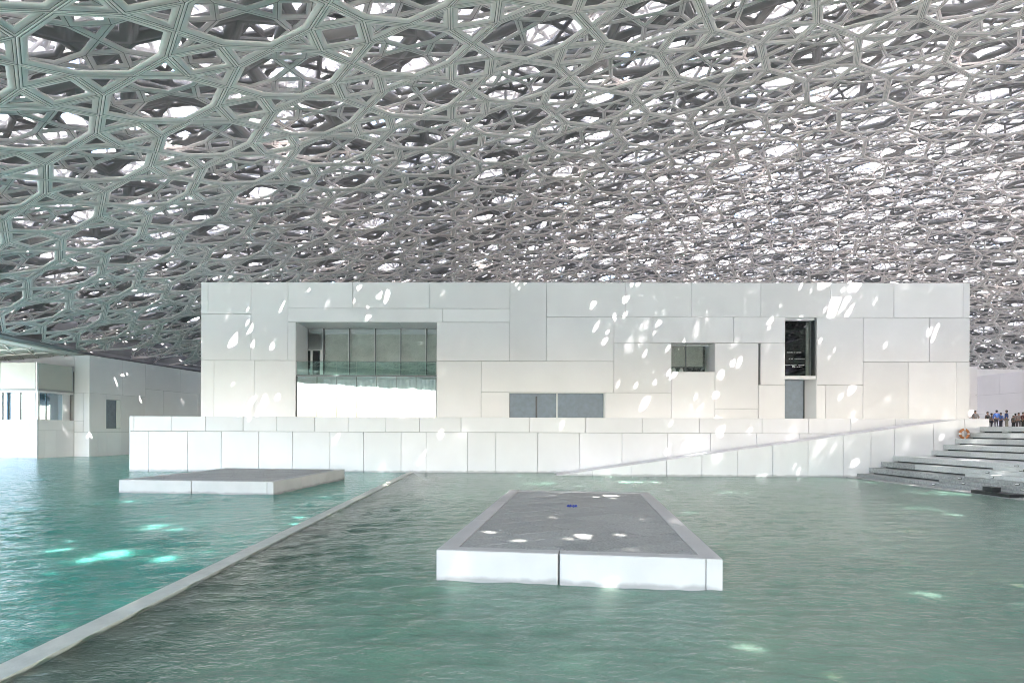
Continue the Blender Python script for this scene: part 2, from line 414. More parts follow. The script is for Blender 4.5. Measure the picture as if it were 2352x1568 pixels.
dome = thing('lattice_dome', 'vast shallow grey dome of layered star shaped lattice over the pool and white buildings', 'dome', (DC[0], DC[1], 0))
def dome_part(name):
    e = bpy.data.objects.new(name, None); COL.objects.link(e); e.parent = dome; e.matrix_parent_inverse = dome.matrix_basis.inverted(); return e
bpy.context.view_layer.update()
def under_dome(o): o.parent = dome; o.matrix_parent_inverse = Matrix.Translation((-DC[0], -DC[1], 0)); return o
def layer_parts(pname, names, packs, m, off, groove, limit=300):
    e = dome_part(pname); rest = []; rmi = []
    for (W, F, C, sg), nm in zip(packs, names):
        mi = np.isin(sg, groove).astype(np.int32)
        order, nv = visible_rank(C, off); take = order[:min(limit, nv)]
        for i in take: fast_mesh(nm, W[i], F, m, e, None, M['gasket'], mi)
        msk = np.ones(len(W), bool); msk[take] = False; rest.append((W[msk], F)); rmi.append(np.tile(mi, int(msk.sum())))
    o = joined('distant_frames', rest, m, e); o.data.materials.append(M['gasket']); o.data.polygons.foreach_set('material_index', np.concatenate(rmi))
    return e
L1 = layer(0, 6.29/2.732, 5.66/2.732, .066, (-13.6, 27.8), SEC_MAIN, DR-1.2)
layer_parts('lowest_layer', ('star_frame', 'octagon_frame'), L1, M['alu'], 0, GROOVE_MAIN)
L2 = layer(.85, 1.45, 1.33, .066+.30, (-10.2, 30.4), SEC(.19, .12), DR-.5)
layer_parts('second_layer', ('small_star_frame', 'small_octagon_frame'), L2, M['alu_small'], .85, GROOVE_SMALL)
e_up = dome_part('upper_layers')
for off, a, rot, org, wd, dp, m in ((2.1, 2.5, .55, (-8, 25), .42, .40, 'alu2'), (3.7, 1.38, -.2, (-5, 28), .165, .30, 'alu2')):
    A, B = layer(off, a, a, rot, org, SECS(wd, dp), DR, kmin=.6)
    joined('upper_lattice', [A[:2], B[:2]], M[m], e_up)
e_out = dome_part('outer_shell')
for off, a, rot, org, wd, dp in ((7.2, 1.38, .85, (-4, 24), .165, .25), (8.6, 2.7, .1, (-9, 20), .34, .4), (10.0, 2.1, .6, (-2, 22), .19, .35)):
    A, B = layer(off, a, a, rot, org, SECS(wd, dp), DR+4, kmin=.8)
    joined('outer_lattice', [A[:2], B[:2]], M['steel'], e_out)
# translucent perforated white panels filling many openings of the outer shell
def infill(off, a, rot, org, prob):
    st, oc, P = star_octagon(a); c, s_ = math.cos(rot), math.sin(rot); V = []; F = []
    n = int(2*DR/P)+2
    for i in range(-n, n+1):
        for j in range(-n, n+1):
            for poly, quads in ((inset(np.array(oc[0], float), .12), ((0, 1, 2, 3), (0, 3, 4, 7), (4, 5, 6, 7))), (inset(np.array(st[0], float), .12), ((0, 1, 2, 3),))):
                cc = poly.mean(0)+np.array([i*P, j*P]); x, y = org[0]+c*cc[0]-s_*cc[1], org[1]+s_*cc[0]+c*cc[1]
                if math.hypot(x-DC[0], y-DC[1]) > DR+3 or random.random() > prob*(.72+.28*min(1, max(0, (math.hypot(x-DC[0], y-DC[1])-15)/30))): continue
                u = poly[:, 0]+i*P; v = poly[:, 1]+j*P
                W = dome_pt(org[0]+c*u-s_*v, org[1]+s_*u+c*v, np.full(len(u), off)); b = len(V)
                V.extend(W.tolist()); F.extend(tuple(b+k for k in q) for q in quads)
    return V, F
random.seed(6)
V, F = infill(8.9, 2.7, .1, (-9, 20), .56)
mesh_obj('perforated_panels', V, F, M['perf'], e_out, 'stuff')
V, F = infill(7.35, 1.38, .85, (-4, 24), .41)
mesh_obj('perforated_panels', V, F, M['perf'], e_out, 'stuff')
# white space frame between the shells
sp = 5.2; V = []; Q = []
def bars(A, B, r):
    d = B-A; d /= np.linalg.norm(d, axis=1)[:, None]
    x = np.cross(d, np.array([0, 0, 1.])); x[np.linalg.norm(x, axis=1) < 1e-3] = (1, 0, 0); x /= np.linalg.norm(x, axis=1)[:, None]
    y = np.cross(x, d)
    c = np.stack([P_+x*r*sx+y*r*sy for P_ in (A, B) for sx, sy in ((-1, -1), (1, -1), (1, 1), (-1, 1))], 1)
    return c
g = np.arange(-19, 20)*sp; GX, GY = np.meshgrid(g, g); GX = GX.ravel()+DC[0]; GY = GY.ravel()+DC[1]
keep = np.hypot(GX-DC[0], GY-DC[1]) < DR-3; GX, GY = GX[keep], GY[keep]
def nd(dx, dy, up): return dome_pt(GX+dx, GY+dy, np.full(GX.shape, up))
packs = []
for A, B, r in ((nd(0, 0, 4.7), nd(sp, 0, 4.7), .13), (nd(0, 0, 4.7), nd(0, sp, 4.7), .13), (nd(sp/2, sp/2, 8.2), nd(sp*1.5, sp/2, 8.2), .13), (nd(sp/2, sp/2, 8.2), nd(sp/2, sp*1.5, 8.2), .13),
                (nd(0, 0, 4.7), nd(sp/2, sp/2, 8.2), .09), (nd(sp, 0, 4.7), nd(sp/2, sp/2, 8.2), .09), (nd(0, sp, 4.7), nd(sp/2, sp/2, 8.2), .09), (nd(sp, sp, 4.7), nd(sp/2, sp/2, 8.2), .09)):
    packs.append((bars(A, B, r), np.array(BOXF)))
joined('space_frame', packs, M['steel'], e_out)
# rim: dark ring beam, pale eave with lattice relief beyond it
def ring_strip(prof, n=220):
    t = np.linspace(0, 2*math.pi, n, endpoint=False); k = len(prof); V = []
    for a in t:
        for r, z in prof: V.append((DC[0]+r*math.cos(a), DC[1]+r*math.sin(a), z))
    F = [(i*k+j, i*k+(j+1) % k, ((i+1) % n)*k+(j+1) % k, ((i+1) % n)*k+j) for i in range(n) for j in range(k)]
    return V, F
V, F = ring_strip([(DR+.45, 12.7), (DR+3.8, 20.5), (DR+4.0, 20.5), (DR+.65, 12.65)]); under_dome(mesh_obj('rim_light_block', V, F, M['rim_block']))  # added band closing the dome edge, keeps sky and low light out
V, F = ring_strip([(DR-.3, 12.48), (DR+.3, 12.3), (DR+.42, 12.75), (DR-.2, 12.85)]); under_dome(mesh_obj('ring_beam', V, F, M['rimdark']))
V, F = ring_strip([(DR+.5, 12.35), (DR+14, 11.4), (DR+14, 11.6), (DR+.5, 12.6)]); under_dome(mesh_obj('eave_soffit', V, F, M['eave']))
V, F = ring_strip([(DR+.4, 12.15), (DR+1.6, 12.05), (DR+1.6, 12.3), (DR+.4, 12.38)]); under_dome(mesh_obj('eave_border', V, F, M['eave']))
st, oc, P = star_octagon(1.15)
def eave_ribs():
    mb = MB(); ncol = 180; 
    rr = np.linspace(DR+2.2, DR+13.6, 7)
    z = lambda r: 12.35-(r-DR-.5)*.95/13.5-.10
    for i in range(ncol):
        a0 = 2*math.pi*i/ncol; a1 = 2*math.pi*(i+1)/ncol; am = (a0+a1)/2
        for k in range(6):
            r0, r1 = rr[k], rr[k+1]; rm = (r0+r1)/2
            pt = lambda r, a: (DC[0]+r*math.cos(a), DC[1]+r*math.sin(a), z(r))
            mb.bar(pt(r0, a0), pt(rm, am), .07); mb.bar(pt(rm, am), pt(r1, a0), .07); mb.bar(pt(r0, a1), pt(rm, am), .07); mb.bar(pt(rm, am), pt(r1, a1), .07)
            mb.bar(pt(r0, a0), pt(r0, a1), .09); mb.bar(pt(r0, a0), pt(r1, a0), .11)
    return mb
under_dome(eave_ribs().build('eave_lattice', M['eave'], None, 'stuff'))

# ------------------------------------------------------------------ main gallery building
ALPHA = -.0106
FB = Frame(0, 48.6, ALPHA)
ZF = 3.3                                            # terrace floor
PANELS = [(489.6,688,506.5,766),(506.5,688,611.7,766),(489.6,766,611.7,879.5),(611.7,688,702,879.5),(702,688,859,752.7),(859,688,1046.5,752.7),
 (1046.5,688,1242.6,752.7),(702,752.7,1079.7,786.3),(1079.7,752.7,1242.6,786.3),(702,786.3,721.5,879.5),(489.6,879.5,522,1018),(522,879.5,620,1018),
 (620,879.5,721.5,1018),(1065,786.3,1242.6,881),(1065,881,1174.3,1018),(1242.6,689,1332.9,881),(1332.9,689.5,1525.9,774),(1525.9,690,1686.3,774),
 (1686.3,690,1855,774.3),(1855,690.5,2025.7,774.4),(2025.7,691,2181,775),(2181,691,2350,775.3),(2350,691.5,2367,775.3),(1332.9,774,1498,881),
 (1174.3,881,1498,957.5),(1498,774,1592.9,836.6),(1592.9,774,1789.7,836.8),(1789.7,774.3,1916.3,837),(1498,836.6,1639,958),(1174.3,957.5,1246,1019),
 (1477,958,1639,1019),(1639,907,1745,1020),(1745,837,1851.3,997.3),(1745,997.3,1851.3,1020),(1857.7,837,1916.3,939),(1851.3,939,1916.3,1020),
 (1993,774.5,2106.6,939.3),(1993,939.3,2015.5,1020),(2015.5,939.3,2106.6,1020),(2106.6,775,2268.6,883.7),(2268.6,775,2367,883.7),
 (2106.6,883.7,2216.9,1021),(2216.9,883.7,2334,1021),(2334,883.7,2367,1021)]
def rects_on(fr, rects, zbot=None, ybot=1010):
    R = []
    for x0, y0, x1, y1 in rects:
        xm = (x0+x1)/2
        R.append([pu(fr, x0), zbot if (zbot is not None and y1 > ybot) else pz(fr, xm, y1), pu(fr, x1), pz(fr, xm, y0)])
    su = snap([r[0] for r in R]+[r[2] for r in R], .12); sz = snap([r[1] for r in R]+[r[3] for r in R], .12)
    return [(su[r[0]], sz[r[1]], su[r[2]], sz[r[3]]) for r in R]
OPEN = {'balcony': (721.5,786.3,1065,1018), 'low': (1246,958,1477,1019), 'small': (1639,837,1745,907), 'slot': (1851.3,837,1857.7,939), 'tall': (1916.3,774.5,1993,1020)}
RR = rects_on(FB, PANELS+list(OPEN.values()), ZF)
PR = RR[:len(PANELS)]; OP = dict(zip(OPEN, RR[len(PANELS):]))
gal = thing('gallery_building', 'long white panelled gallery block in the centre with recessed balcony and scattered windows', 'building', FB((PR[0][0]+PR[-1][2])/2, 0, 0))
def sub(o, root): o.parent = root; o.matrix_parent_inverse = Matrix.Translation(-Vector(root.location)); return o
G = .015
for u0, z0, u1, z1 in PR:
    sub(MB(FB).bevbox(u0+G, u1-G, 0, .16, z0+G, z1-G, .012).build('wall_panel', M['panel']), gal)
UL = PR[0][0]; UR = max(r[2] for r in PR); ZT = max(r[3] for r in PR)
mb = MB(FB); wall_with_holes(mb, UL+.05, UR-.05, ZF, ZT-.05, .165, .5, list(OP.values())); sub(mb.build('wall_core', M['joint']), gal)
mb = MB(FB); mb.box(UL+.02, UL+.48, .51, 26, ZF, ZT-.02); mb.box(UR-.48, UR-.02, .51, 26, ZF, ZT-.02); mb.box(UL+.5, UR-.5, 25.5, 26, ZF, ZT-.02); sub(mb.build('side_wall', M['panel']), gal)
sub(MB(FB).box(UL+.49, UR-.49, .52, 25.4, ZT-.5, ZT-.06).build('roof', M['gravel']), gal)
sub(MB(FB).box(UL+.5, UR-.5, .52, 25.4, ZF-.2, ZF-.004).build('ground_floor', M['plaza']), gal)
sub(MB(FB).box(UL+.5, UR-.5, 7.2, 7.4, ZF, ZT-.52).build('partition_wall', M['interior']), gal)

# recessed balcony
u0, z0, u1, z1 = OP['balcony']
zb = pz(FB, 890, 914)
bal = 3.05
soff = [u0, u0+(u1-u0)*.36, u0+(u1-u0)*.725, u1]
for a, b in zip(soff[:-1], soff[1:]):
    sub(MB(FB).box(a+.015, b-.015, .17, bal, z1-.002, z1+.12).build('soffit_panel', M['panel']), gal)
sub(MB(FB).box(u0-.12, u0+.002, .17, bal, zb, z1-.004).build('reveal_panel', M['panel']), gal)
sub(MB(FB).box(u0-.12, u0+.002, .17, 7.1, ZF, zb-.16).build('reveal_panel', M['interior']), gal)
sub(MB(FB).box(u1-.002, u1+.12, .17, bal, ZF, z1-.004).build('reveal_panel', M['panel']), gal)
sub(MB(FB).box(u0+.01, u1-.01, .2, 7.0, zb-.15, zb).build('balcony_slab', M['white']), gal)
sub(MB(FB).box(u0+.01, u1-.01, .13, .198, zb-.12, zb-.02).build('balcony_edge_trim', M['mulldark']), gal)
nm = [pu(FB, 480+x*.319, bal) for x in (968, 1165, 1363, 1558, 1755)]
edges = [u0+.02]+nm+[u1-.02]
for a, b in zip(edges[:-1], edges[1:]):
    sub(MB(FB).box(a+.05, b-.05, bal+.06, bal+.09, zb+.02, z1-.02).build('window_pane', M['glass_upper']), gal)
for u in nm:
    sub(MB(FB).box(u-.045, u-.002, bal-.12, bal+.05, zb+.01, z1-.006).build('mullion', M['white']), gal)
    sub(MB(FB).box(u+.002, u+.07, bal-.1, bal+.05, zb+.01, z1-.006).build('mullion', M['mulldark']), gal)
sub(MB(FB).box(edges[1]+.1, u1-.02, bal+.22, bal+.26, zb+.02, z1-.45).build('roller_blind', M['blind']), gal)
sub(MB(FB).box(edges[0], u1-.02, bal+.12, bal+.2, z1-.45, z1-.02).build('blind_pelmet', M['mull']), gal)
# glazed door at the left end
d0 = pu(FB, 480+850*.319, bal); d1 = pu(FB, 480+970*.319, bal)
zd = zb+2.35
door = MB(FB)
for a, b in ((d0+.25, d0+.42), (d1-.30, d1-.08)): door.box(a, b, bal-.10, bal+.02, zb+.01, zd)
door.box(d0+.02, d1-.08, bal-.11, bal+.01, zd, zd+.09)
dr = sub(door.build('balcony_door', M['white']), gal)
pn = MB(FB).box(d0+.43, d1-.31, bal-.06, bal-.03, zb+.02, zd-.01).build('door_pane', M['glass_black']); pn.parent = dr
pn = MB(FB).box(d0+.02, d0+.24, bal-.06, bal-.03, zb+.02, zd-.01).build('door_pane', M['glass_black']); pn.parent = dr
# flush lower glazing
npan = 7; le = np.linspace(u0+.06, u1-.06, npan+1)
for a, b in zip(le[:-1], le[1:]):
    sub(MB(FB).box(a+.014, b-.014, .15, .175, ZF+.02, zb-.155).build('glass_panel', M['glass_lower']), gal)
for a in le:
    sub(MB(FB).box(a-.014, a+.014, .135, .25, ZF+.02, zb-.16).build('glass_joint', M['mulldark']), gal)
sub(MB(FB).box(u0+.002, u0+.05, .1, .3, ZF+.01, zb-.13).build('glazing_frame', M['mulldark']), gal)
for k in range(14):
    a = u0+1.6+(u1-u0-1.8)*k/14; b = a+(u1-u0-1.8)/14
    cv = MB(FB); n = 8
    pts = [(a+(b-a)*i/n, 2.2+.07*math.sin(i*math.pi/2+k)) for i in range(n+1)]
    for p, q in zip(pts[:-1], pts[1:]):
        i = len(cv.V); cv.V += [FB(p[0], p[1], ZF+.02), FB(q[0], q[1], ZF+.02), FB(q[0], q[1], zb-.2), FB(p[0], p[1], zb-.2)]; cv.F.append((i, i+1, i+2, i+3))
    sub(cv.build('curtain', M['interior']), gal)
# glass balustrade
for a, b in zip(le[:-1], le[1:]):
    sub(MB(FB).box(a+.012, b-.012, .10, .118, zb-.02, zb+1.05).build('balustrade_pane', M['glass_rail']), gal)
sub(MB(FB).box(u0+.02, u1-.02, .085, .135, zb+1.055, zb+1.10).build('balustrade_rail', M['mulldark']), gal)

# long low window
u0, z0, u1, z1 = OP['low']; um = pu(FB, 1360)
for a, b in ((u0+.03, um-.05), (um+.05, u1-.10)):
    p = sub(MB(FB).box(a, b, .24, .28, ZF+.02, z1-.06).build('screen_pane', M['bluescreen']), gal)
sub(MB(FB).box(um-.045, um+.045, .14, .30, ZF+.01, z1-.05).build('mullion', M['white']), gal)
sub(MB(FB).box(u0+.005, u1-.005, .12, .30, z1-.048, z1-.004).build('window_head', M['white']), gal)
sub(MB(FB).box(u1-.095, u1-.004, .12, .30, ZF+.01, z1-.05).build('window_jamb', M['white']), gal)
sub(MB(FB).box(u0+.55*(um-u0), u0+.585*(um-u0), .20, .238, ZF+.02, z1-.3).build('blind_cord', M['dark']), gal)
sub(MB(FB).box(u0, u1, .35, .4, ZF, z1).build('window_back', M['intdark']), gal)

# small square window
u0, z0, u1, z1 = OP['small']; wd = .9; ur = pu(FB, 1731.7, wd)
mb = MB(FB); mb.box(u0-.1, u0+.002, .17, wd+1.2, z0, z1); sub(mb.build('reveal_panel', M['panel']), gal)
mb = MB(FB); mb.slab([(u1-.01, .02), (u1+.1, .02), (u1+.1, wd+1.2), (ur, wd+1.2), (ur, wd)], z0, z1); sub(mb.build('splayed_reveal', M['panel']), gal)
sub(MB(FB).box(u0-.1, u1+.1, .17, wd+1.2, z1, z1+.1).build('soffit_panel', M['panel']), gal)
sub(MB(FB).box(u0-.1, u1+.1, .05, wd+1.2, z0-.1, z0).build('window_sill', M['panel']), gal)
um = u0+(ur-u0)*.42
for a, b in ((u0+.02, um-.04), (um+.04, ur-.02)):
    sub(MB(FB).box(a, b, wd, wd+.03, z0+.02, z1-.12).build('window_pane', M['glass_upper']), gal)
sub(MB(FB).box(um-.035, um+.035, wd-.05, wd+.08, z0+.01, z1-.02).build('mullion', M['mulldark']), gal)
sub(MB(FB).box(u0+.02, ur-.02, wd-.04, wd+.06, z1-.115, z1-.01).build('window_head', M['mull']), gal)
sub(MB(FB).box(u0+.02, ur-.4, wd+.5, wd+.54, z0+.55, z1-.1).build('roller_blind', M['blind2']), gal)
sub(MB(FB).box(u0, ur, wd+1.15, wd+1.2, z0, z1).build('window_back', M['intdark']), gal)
for i, fx in enumerate((.2, .38)):  # cones added in place of two pale shapes reflected in the glass
    cx, cyy, _ = FB(u0+(ur-u0)*fx, wd+.8, 0); zs = [z0+.0, z0+.14, z0+.44]
    reflection = thing('window_reflection', ('pale cone standing in for a reflection in the small square window, the one nearer its outer edge', 'pale cone standing in for a reflection in the small square window, the one nearer the mullion')[i], 'reflection', (cx, cyy, z0), 'reflections in the small window')
    bm = bmesh.new(); bmesh.ops.create_cone(bm, cap_ends=False, segments=16, radius1=.19, radius2=.10, depth=.3, matrix=Matrix.Translation((0, 0, .32))); me = bpy.data.meshes.new('reflection_cone'); bm.to_mesh(me); bm.free(); me.materials.append(M['white'])
    o = bpy.data.objects.new('reflection_cone', me); COL.objects.link(o); o.parent = reflection
    bm = bmesh.new(); bmesh.ops.create_cone(bm, cap_ends=True, segments=12, radius1=.08, radius2=.02, depth=.2, matrix=Matrix.Translation((0, 0, .1))); me = bpy.data.meshes.new('reflection_base'); bm.to_mesh(me); bm.free(); me.materials.append(M['mull'])
    o = bpy.data.objects.new('reflection_base', me); COL.objects.link(o); o.parent = reflection

# narrow slot
u0, z0, u1, z1 = OP['slot']
sub(MB(FB).box(u0, u1, .4, .45, z0, z1).build('slot_back', M['dark']), gal)
sub(MB(FB).box(u0+.04, u1-.04, .3, .39, z0+.25, z0+.6).build('slot_fitting', M['mulldark']), gal)

# tall window with its lower recess
u0, z0, u1, z1 = OP['tall']; zs = pz(FB, 1955, 916.6); zl = pz(FB, 1955, 925)
uw = u1-.02
sub(MB(FB).box(u0+.02, uw, .04, .75, zl, zs-.01).build('window_sill', M['panel']), gal)
sub(MB(FB).box(u0+.02, uw-.55, .62, .65, zs, z1-.22).build('window_pane', M['glass_black']), gal)
sub(MB(FB).box(uw-.545, uw-.10, .60, .66, zs, z1-.22).build('side_panel', M['glass_upper']), gal)
sub(MB(FB).box(uw-.545, uw-.10, .9, .95, zs, z1-.22).build('curtain', M['blind2']), gal)
sub(MB(FB).box(uw-.09, uw-.03, .10, .66, zs, z1-.01).build('window_jamb', M['mulldark']), gal)
sub(MB(FB).box(u0+.02, uw-.1, .12, .64, z1-.2, z1-.01).build('window_head', M['panel']), gal)
sub(MB(FB).box(u0-.1, u0+.004, .17, 1.3, zl, z1).build('reveal_panel', M['panel']), gal)
sub(MB(FB).box(u1-.004, u1+.1, .17, 1.3, zl, z1).build('reveal_panel', M['panel']), gal)
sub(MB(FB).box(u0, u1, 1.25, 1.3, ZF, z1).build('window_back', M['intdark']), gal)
sub(MB(FB).box(u0+.03, u0+.22, .56, .6, zs, zs+2.1).build('banner', M['mull']), gal)
# lettering on the dark pane: three lines of small print and a mark (too fine to read in the photograph)
def lettering(zc, ua, ub, hgt, seed):
    r2 = random.Random(seed); mb = MB(FB); u = ua
    while u < ub:
        wl = r2.uniform(.03, .075)
        if r2.random() > .2: mb.box(u, min(u+wl, ub), .606, .618, zc-hgt*r2.uniform(.3, .5), zc+hgt*r2.uniform(.3, .5))
        u += wl+.025
    return mb
wv = uw-.55-u0
for k, (fz, fa, fb, hg) in enumerate(((pz(FB, 1955, 857.5), .22, .82, .06), (pz(FB, 1955, 873), .30, .95, .05), (pz(FB, 1955, 889), .15, .95, .05), (pz(FB, 1955, 893.5), .55, .85, .06))):
    sub(lettering(fz, u0+wv*fa, u0+wv*fb, hg, k).build('lettering', M['white']), gal)
mk = MB(FB); zc = pz(FB, 1955, 892)
for i in range(3):
    for j in range(4):
        if (i*4+j) % 5 != 2: mk.box(u0+wv*.44+j*.055, u0+wv*.44+j*.055+.045, .604, .616, zc-.09+i*.07, zc-.09+i*.07+.055)
sub(mk.build('window_emblem', M['white']), gal)
ug = pu(FB, 1961.5, .8)
sub(MB(FB).box(u0+.02, ug, .82, .85, ZF, zl-.02).build('window_pane', M['bluescreen']), gal)
sub(MB(FB).box(ug, ug+.06, .76, .88, ZF, zl-.02).build('window_jamb', M['mulldark']), gal)
mb = MB(FB); mb.slab([(u1-.01, .02), (u1+.05, .02), (u1+.05, 1.2), (ug+.07, 1.2), (ug+.07, .88)], ZF, zl-.01); sub(mb.build('splayed_reveal', M['panel']), gal)
sub(MB(FB).box(u0+.02, u1, .5, 1.2, zl-.008, zl-.004).build('soffit_panel', M['mull']), gal)

# ------------------------------------------------------------------ podium (terrace wall) rising from the water
FP = Frame(0, 46.1, ALPHA)
pod = thing('terrace_wall', 'low white panelled terrace wall standing in the water below the gallery block', 'wall', FP(5, 0, 0))
TOPJ = [316.3,326.9,419.4,501.5,593.4,675.5,767.4,850,941.9,1024.2,1125.6,1293,1429.9,1567.7,1707.4,1860.5,1974.4,2077.2,2185.7,2293,2415]
BOTJ = [316.3,363,457.7,540,631.4,713.8,805.4,887.7,979.2,1040.5,1141.8,1210.7,1312.8,1414.5,1518.8,1630.5,1734.9,1847,1951.7,2060,2165,2270,2415]
zt = pz(FP, 1250, 1018.5); zj = pz(FP, 1250, 1055)
for a, b in zip(TOPJ[:-1], TOPJ[1:]): sub(MB(FP).bevbox(pu(FP, a)+G, pu(FP, b)-G, 0, .34, zj+G, zt, .012).build('parapet_panel', M['podium']), pod)
for a, b in zip(BOTJ[:-1], BOTJ[1:]): sub(MB(FP).bevbox(pu(FP, a)+G, pu(FP, b)-G, .012, .2, -.9, zj-G, .012).build('wall_panel', M['podium']), pod)
ua, ub = pu(FP, 316.3), pu(FP, 2415)
sub(MB(FP).box(ua+.04, ub-.04, .21, 2.4, -2.6, ZF-.01).build('wall_core', M['joint']), pod)
sub(MB(FP).box(ua+.06, ub-.06, .345, .36, ZF, zt-.06).build('parapet_lining', M['podium']), pod)
sub(MB(FP).box(ua-.02, ua+.035, .02, 22, -.9, zt-.05).build('end_panel', M['podium']), pod)
sub(MB(FP).box(ua+.04, UL-.02, 2.41, 22, -2.6, ZF-.01).build('terrace_deck', M['plaza']), pod)
# ramp with its own sloping wall in front
FW = Frame(0, 43.2, ALPHA)
ramp = thing('ramp_wall', 'white wall with sloping top rising from the water beside the granite steps', 'wall', FW(20, 0, 0))
RJ = [1352,1446.4,1541,1627.5,1713.9,1800.3,1886.4,1973,2059,2126.7,2184,2279.4,2354.5,2415]
xa, xb = pu(FW, 1352), pu(FW, 2354.5); zr = pz(FW, 2354.5, 1021.7)
rz = lambda u: max(-.02, min(zr, zr*(u-xa)/(xb-xa)))
for a, b in zip(RJ[:-1], RJ[1:]):
    p, q = pu(FW, a)+G, pu(FW, b)-G
    sub(MB(FW).prism([(p, -.9), (q, -.9), (q, rz(q)), (p, rz(p))], 0, .25).build('wall_panel', M['podium']), ramp)
mb = MB(FW); mb.prism([(xa, -2.5), (pu(FW, 2415)-.05, -2.5), (pu(FW, 2415)-.05, zr-.04), (xb, zr-.04), (xa, -.04)], .26, 2.88); sub(mb.build('ramp_deck', M['podium']), ramp)
mb = MB(FW); mb.prism([(xa+.1, -1), (pu(FW, 2415)-.05, -1), (pu(FW, 2415)-.05, zr-.2), (xb, zr-.2), (xa+.1, -.2)], .252, .258); sub(mb.build('joint_backing', M['joint']), ramp)

# ------------------------------------------------------------------ granite steps on the right
XW = [26.1, 26.95, 27.8, 28.65, 31.4, 32.25, 33.1, 34.0, 34.85]
ZW = [.27, .69, 1.11, 1.53, 1.95, 2.37, 2.79, 3.21, 3.65]
steps = thing('granite_steps', 'broad grey granite seating steps climbing from the water at the right edge', 'steps', (30, 36, 0))
YE = 43.0
for i, (x, z) in enumerate(zip(XW, ZW)):
    xn = XW[i+1] if i < 8 else 37.2
    y = YE; k = 0
    while y > 22:
        ln = random.uniform(1.9, 3.3) if k else random.uniform(1.2, 2.6)
        sub(MB().box(x, xn+.3, max(y-ln, 22)+.006, y-.006, z-.335, z).build('step_slab', M['granite_wet' if i < 2 or (i == 2 and random.random() < .5) else 'granite']), steps)
        y -= ln; k += 1
    sub(MB().box(x+.34, xn+.28, 22.02, YE-.02, z-.43 if i else -1.5, z-.338).build('step_riser', M['mulldark']), steps)  # riser coloured black to carry the shade of the recess
    # sparse supports seen in the shadow gap
    for yy in (np.arange(23.5, YE-.5, 1.9) if i == 8 else ()): sub(MB().box(x+.12, x+.33, yy, yy+.5, z-.43, z-.34).build('step_support', M['granite']), steps)
sub(MB().box(26.4, 60, 22.05, YE-.05, -2.6, -.2).build('step_foundation', M['granite_wet']), steps)
# the lowest, half drowned tread
sub(MB().box(25.2, 26.3, 22, YE-.3, -.3, .035).build('step_slab', M['granite_wet']), steps)
# narrower walking steps set into the lower tiers, with step lights
for i in range(0, 4):
    x, z = XW[i], ZW[i]; y1 = 36.5-i*.9
    y = y1; k = 0
    while y > 22.2:
        ln = random.uniform(1.8, 2.6)
        sub(MB().box(x-.42, x-.004, max(y-ln, 22.2)+.005, y-.005, z-.44, z-.205).build('stair_tread', M['granite_wet' if i < 2 else 'granite']), steps); y -= ln; k += 1
    for j, (yy0, hz) in enumerate(((y1-1.2, z-.12), (y1-5.0, z-.12), (y1-2.0, z-.33), (y1-5.8, z-.33))):
        xo = x-.006 if j < 2 else x-.426
        l = sub(MB().box(xo-.012, xo, yy0, yy0+.26, hz-.045, hz+.045).build('step_light', M['dark']), steps)
        s2 = MB().box(xo-.022, xo-.013, yy0+.03, yy0+.24, hz-.012, hz+.034).build('light_lens', M['white']); s2.parent = l

pont = thing('mooring_block', 'low black block with a raised box lying on the lowest granite step', 'mooring block', (25.7, 30.6, .04))
sub(MB().box(25.25, 26.05, 29.2, 31.6, .04, .20).build('base', M['dark']), pont)
sub(MB().box(25.45, 25.9, 30.5, 31.1, .205, .44).build('raised_box', M['dark']), pont)

# upper plaza behind the steps
plz = mesh_obj('plaza', *(lambda m: (m.V, m.F))(MB().box(37.25, 130, 22, 43.0, -2.6, 3.64)), M['plaza'], kind='structure')
mesh_obj('plaza', *(lambda m: (m.V, m.F))(MB().box(35.85, 130, 43.02, 170, -2.6, 3.62)), M['plaza'], kind='structure')
mesh_obj('unseen_dark_ground', *(lambda m: (m.V, m.F))(MB().box(-23, 35.8, 75.5, 165, -2.6, 3.3)), M['ground_dark'], kind='structure')  # unseen dark ground added to cut light bounced up to the dome
# ------------------------------------------------------------------ life ring, bollard
lr = thing('life_ring', 'orange and white life ring hung on the white wall above the granite steps', 'life ring', (33.55, 42.6, 3.15))
def torus_arc(r0, r1, a0, a1, na, nb=10):
    V = []; F = []
    for i in range(na+1):
        a = a0+(a1-a0)*i/na
        for j in range(nb):
            b = 2*math.pi*j/nb; rr = r0+r1*math.cos(b)
            V.append((rr*math.cos(a), r1*.8*math.sin(b), rr*math.sin(a)))
    for i in range(na):
        for j in range(nb): F.append((i*nb+j, i*nb+(j+1) % nb, (i+1)*nb+(j+1) % nb, (i+1)*nb+j))
    return V, F
for k in range(4):
    V, F = torus_arc(.305, .085, k*math.pi/2+.14, (k+1)*math.pi/2-.14, 10); mesh_obj('ring_body', V, F, M['orange'], lr, smooth=True)
    V, F = torus_arc(.305, .09, k*math.pi/2-.14, k*math.pi/2+.14, 5); mesh_obj('white_band', V, F, M['white'], lr, smooth=True)
bol = thing('bollard', 'short black post at the end of the white ramp wall', 'bollard', (36.05, 43.6, 3.63))
def lathe(prof, n=14):
    V = [(r*math.cos(2*math.pi*i/n), r*math.sin(2*math.pi*i/n), z) for r, z in prof for i in range(n)]
    F = [(k*n+i, k*n+(i+1) % n, (k+1)*n+(i+1) % n, (k+1)*n+i) for k in range(len(prof)-1) for i in range(n)]
    F.append(tuple(range((len(prof)-1)*n, len(prof)*n))); return V, F
mesh_obj('post', *lathe([(.09, 0), (.09, .05), (.065, .06), (.065, .72)]), M['dark'], bol); mesh_obj('cap', *lathe([(.10, .70), (.11, .74), (.10, .80), (.02, .82)]), M['dark'], bol)

